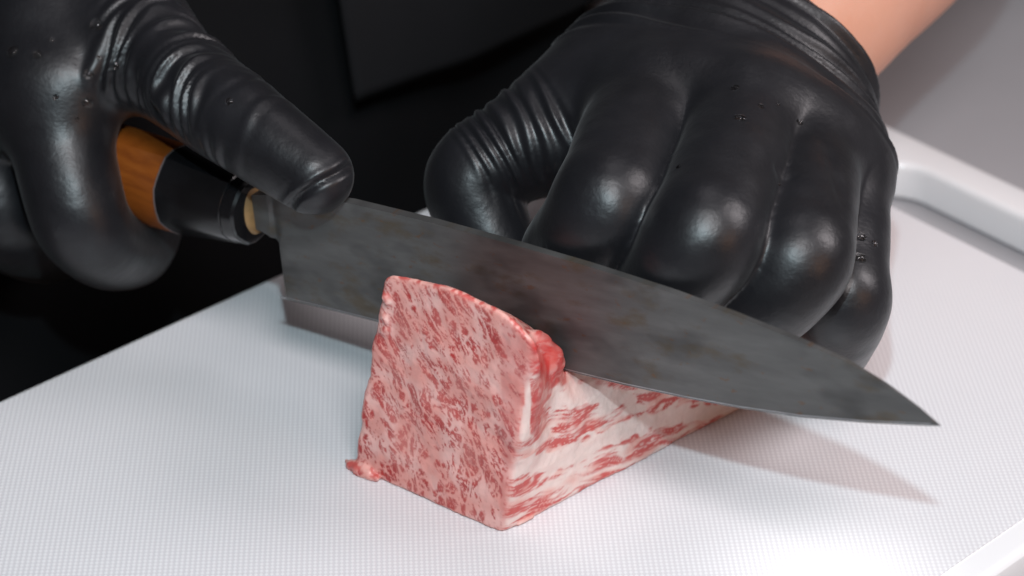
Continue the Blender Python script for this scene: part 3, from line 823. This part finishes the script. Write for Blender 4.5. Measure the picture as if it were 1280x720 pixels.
# ---------------- body: torso, upper arms and forearms in one skin
def body_field(grow, arm_only=None):
    F = Field([-420, -60, -420], [430, 620, 330], 4.0)
    tc = bd(tt-170, 175)
    ax = ED
    sh_l, sh_r = tc+ax*190+EN*40, tc-ax*190+EN*40
    for z in (-400, -100, 120, 300):
        pass
    F.chain([np.array([*tc[:2], -400])-ax*70, np.array([*tc[:2], 320])-ax*80], [100+grow, 100+grow], 40.0)
    F.chain([np.array([*tc[:2], -400])+ax*70, np.array([*tc[:2], 320])+ax*80], [100+grow, 100+grow], 40.0)
    return F, sh_l, sh_r
F, shl, shr = body_field(0)
F.v[:] = np.maximum(F.v, -1e9)
def arms(F, g=0.0, start=0.0):
    for inf, sh in ((LI, shl), (RI, shr)):
        e = inf['elbow']; w0 = inf['wr']+inf['fa']*start
        up = np.array([*sh[:2], 300.0])
        F.cone(w0, inf['wr']+inf['fa']*60, 23.2+g, 31.5+g, 4.0, (inf.get('dn', KZ), 0.90))
        F.chain([inf['wr']+inf['fa']*40, inf['wr']+inf['fa']*90, inf['wr']+inf['fa']*170, e, e*0.5+up*0.5, up], [24+g, 35+g, 43+g, 42+g, 50+g, 62+g], 14.0)
arms(F)
P, Q = surface(F, 1)
part('body', P, Q, M_SKIN, person)['label'] = 'bare forearm above the glove'
# jacket: covers the torso and the upper arms
F, _, _ = body_field(9)
for inf, sh in ((LI, shl), (RI, shr)):
    e = inf['elbow']; up = np.array([*sh[:2], 300.0]); F.chain([e-inf['fa']*20, e, e*0.5+up*0.5, up], [54, 56, 62, 72], 18.0)
P, Q = surface(F, 2); N = normals(P, Q); P = P+N*(noise(P/45.0)*4+noise(P/18.0)*1.2)[:, None]
part('jacket', P, Q, M_JACKET, person)
# apron: a hanging sheet in front of the jacket, and the jacket's loose front flap over it
def sheet(name, off, corners, mat, nx, nz, amp, thick, seed):
    """corners in (along, z): bottom-left, bottom-right, top-right, top-left"""
    V = []; c = [np.array(q, float) for q in corners]
    for side in (0, 1):
        for i in range(nx+1):
            for j in range(nz+1):
                u, v = i/nx, j/nz
                q = (c[0]*(1-u)+c[1]*u)*(1-v)+(c[3]*(1-u)+c[2]*u)*v
                p = bd(q[0], off); p = np.array([p[0], p[1], q[1]])
                b = noise(np.array([[q[0]/60, q[1]/150, seed]]))[0]*amp+noise(np.array([[q[0]/22, q[1]/70, seed+5]]))[0]*amp*0.3
                arc = ((q[0]-(tt-170))/230.0)**2*35
                V.append(p+EN*(b+arc+side*thick))
    W = nz+1; S = (nx+1)*W; Fs = []
    for i in range(nx):
        for j in range(nz):
            a = i*W+j; Fs.append((a, a+W, a+W+1, a+1)); Fs.append((S+a, S+a+1, S+a+W+1, S+a+W))
    for i in range(nx):
        for j in (0, nz):
            a, b = i*W+j, (i+1)*W+j; Fs.append((a, a+S, b+S, b) if j == 0 else (a, b, b+S, a+S))
    for j in range(nz):
        for i in (0, nx):
            a, b = i*W+j, i*W+j+1; Fs.append((a, b, b+S, a+S) if i == 0 else (a, a+S, b+S, b))
    o = part(name, V, Fs, mat, person); return o
sheet('apron', 58, [(tt-420, -520), (tt+120, -520), (tt+120, 190), (tt-420, 190)], M_APRON, 60, 60, 6, 1.2, 1.0)
fp = lambda u, v: (lambda q: ((q-EDGE0)@ED, q[2]))(onPlane(u, v, bd(0, 44), EN))
f0, f1, f2, f3 = fp(455, 132), fp(840, 12), fp(860, -170), fp(402, -170)
sheet('jacket_flap', 44, [f0, f1, f2, f3], M_JACKET, 30, 24, 2.5, 1.0, 4.0)

# ================================================================== WATER DROPLETS
def droplet(p, n, r, label, group):
    n = unit(n); a = unit(np.cross(n, [0.3, 0.8, 0.5])); b = np.cross(n, a); V, Fs = [], []
    e1 = 1+random.uniform(-.15, .3); ns = 12
    for j in range(5):
        th = math.pi/2*j/4.0; rr, hh = math.cos(th), math.sin(th)*0.62
        if j == 4: V.append(n*r*hh); continue
        for k in range(ns):
            f = 2*math.pi*k/ns; V.append((a*math.cos(f)*e1+b*math.sin(f))*r*rr+n*(r*hh-0.12*(j == 0)))
    for j in range(3):
        for k in range(ns): Fs.append((j*ns+k, j*ns+(k+1) % ns, (j+1)*ns+(k+1) % ns, (j+1)*ns+k))
    for k in range(ns): Fs.append((3*ns+k, 3*ns+(k+1) % ns, 4*ns))
    Fs.append(tuple(range(ns))[::-1])
    o = mesh('water_droplet', np.array(V)+p, Fs, M_WATER, None, origin=np.asarray(p))
    tag(o, label, 'water droplet', group)
for (u, v, r) in ((119, 27, 1.25), (13, 59, 1.2), (45, 64, 0.85), (68, 46, 0.6), (114, 95, 0.95), (115, 130, 1.1), (140, 82, 0.7), (128, 70, 0.5), (75, 122, 0.7), (285, 124, 0.8), (102, 150, 0.45), (172, 262, 0.9)):
    p, n = RI['surf'](u, v); droplet(p, n, r*1.2, 'tiny clear water droplet on the back of the knife-holding glove', 'water droplets on the knife-holding glove')
LN = normals(LP, LQ)
def lsurf(u, v):
    p = LI['surf'](u, v); return p, LN[np.argmin(np.linalg.norm(LP-p, axis=1))]
for (u, v, r) in ((917, 106, 0.85), (925, 142, 0.95), (955, 130, 0.7), (975, 126, 0.6), (1004, 150, 0.7), (1078, 292, 1.1), (1077, 317, 1.2), (1098, 302, 0.7), (845, 204, 0.5), (979, 228, 0.5)):
    p, n = lsurf(u, v); droplet(p, n, r*1.15, 'tiny clear water droplet on the glove that presses the beef', 'water droplets on the beef-pressing glove')
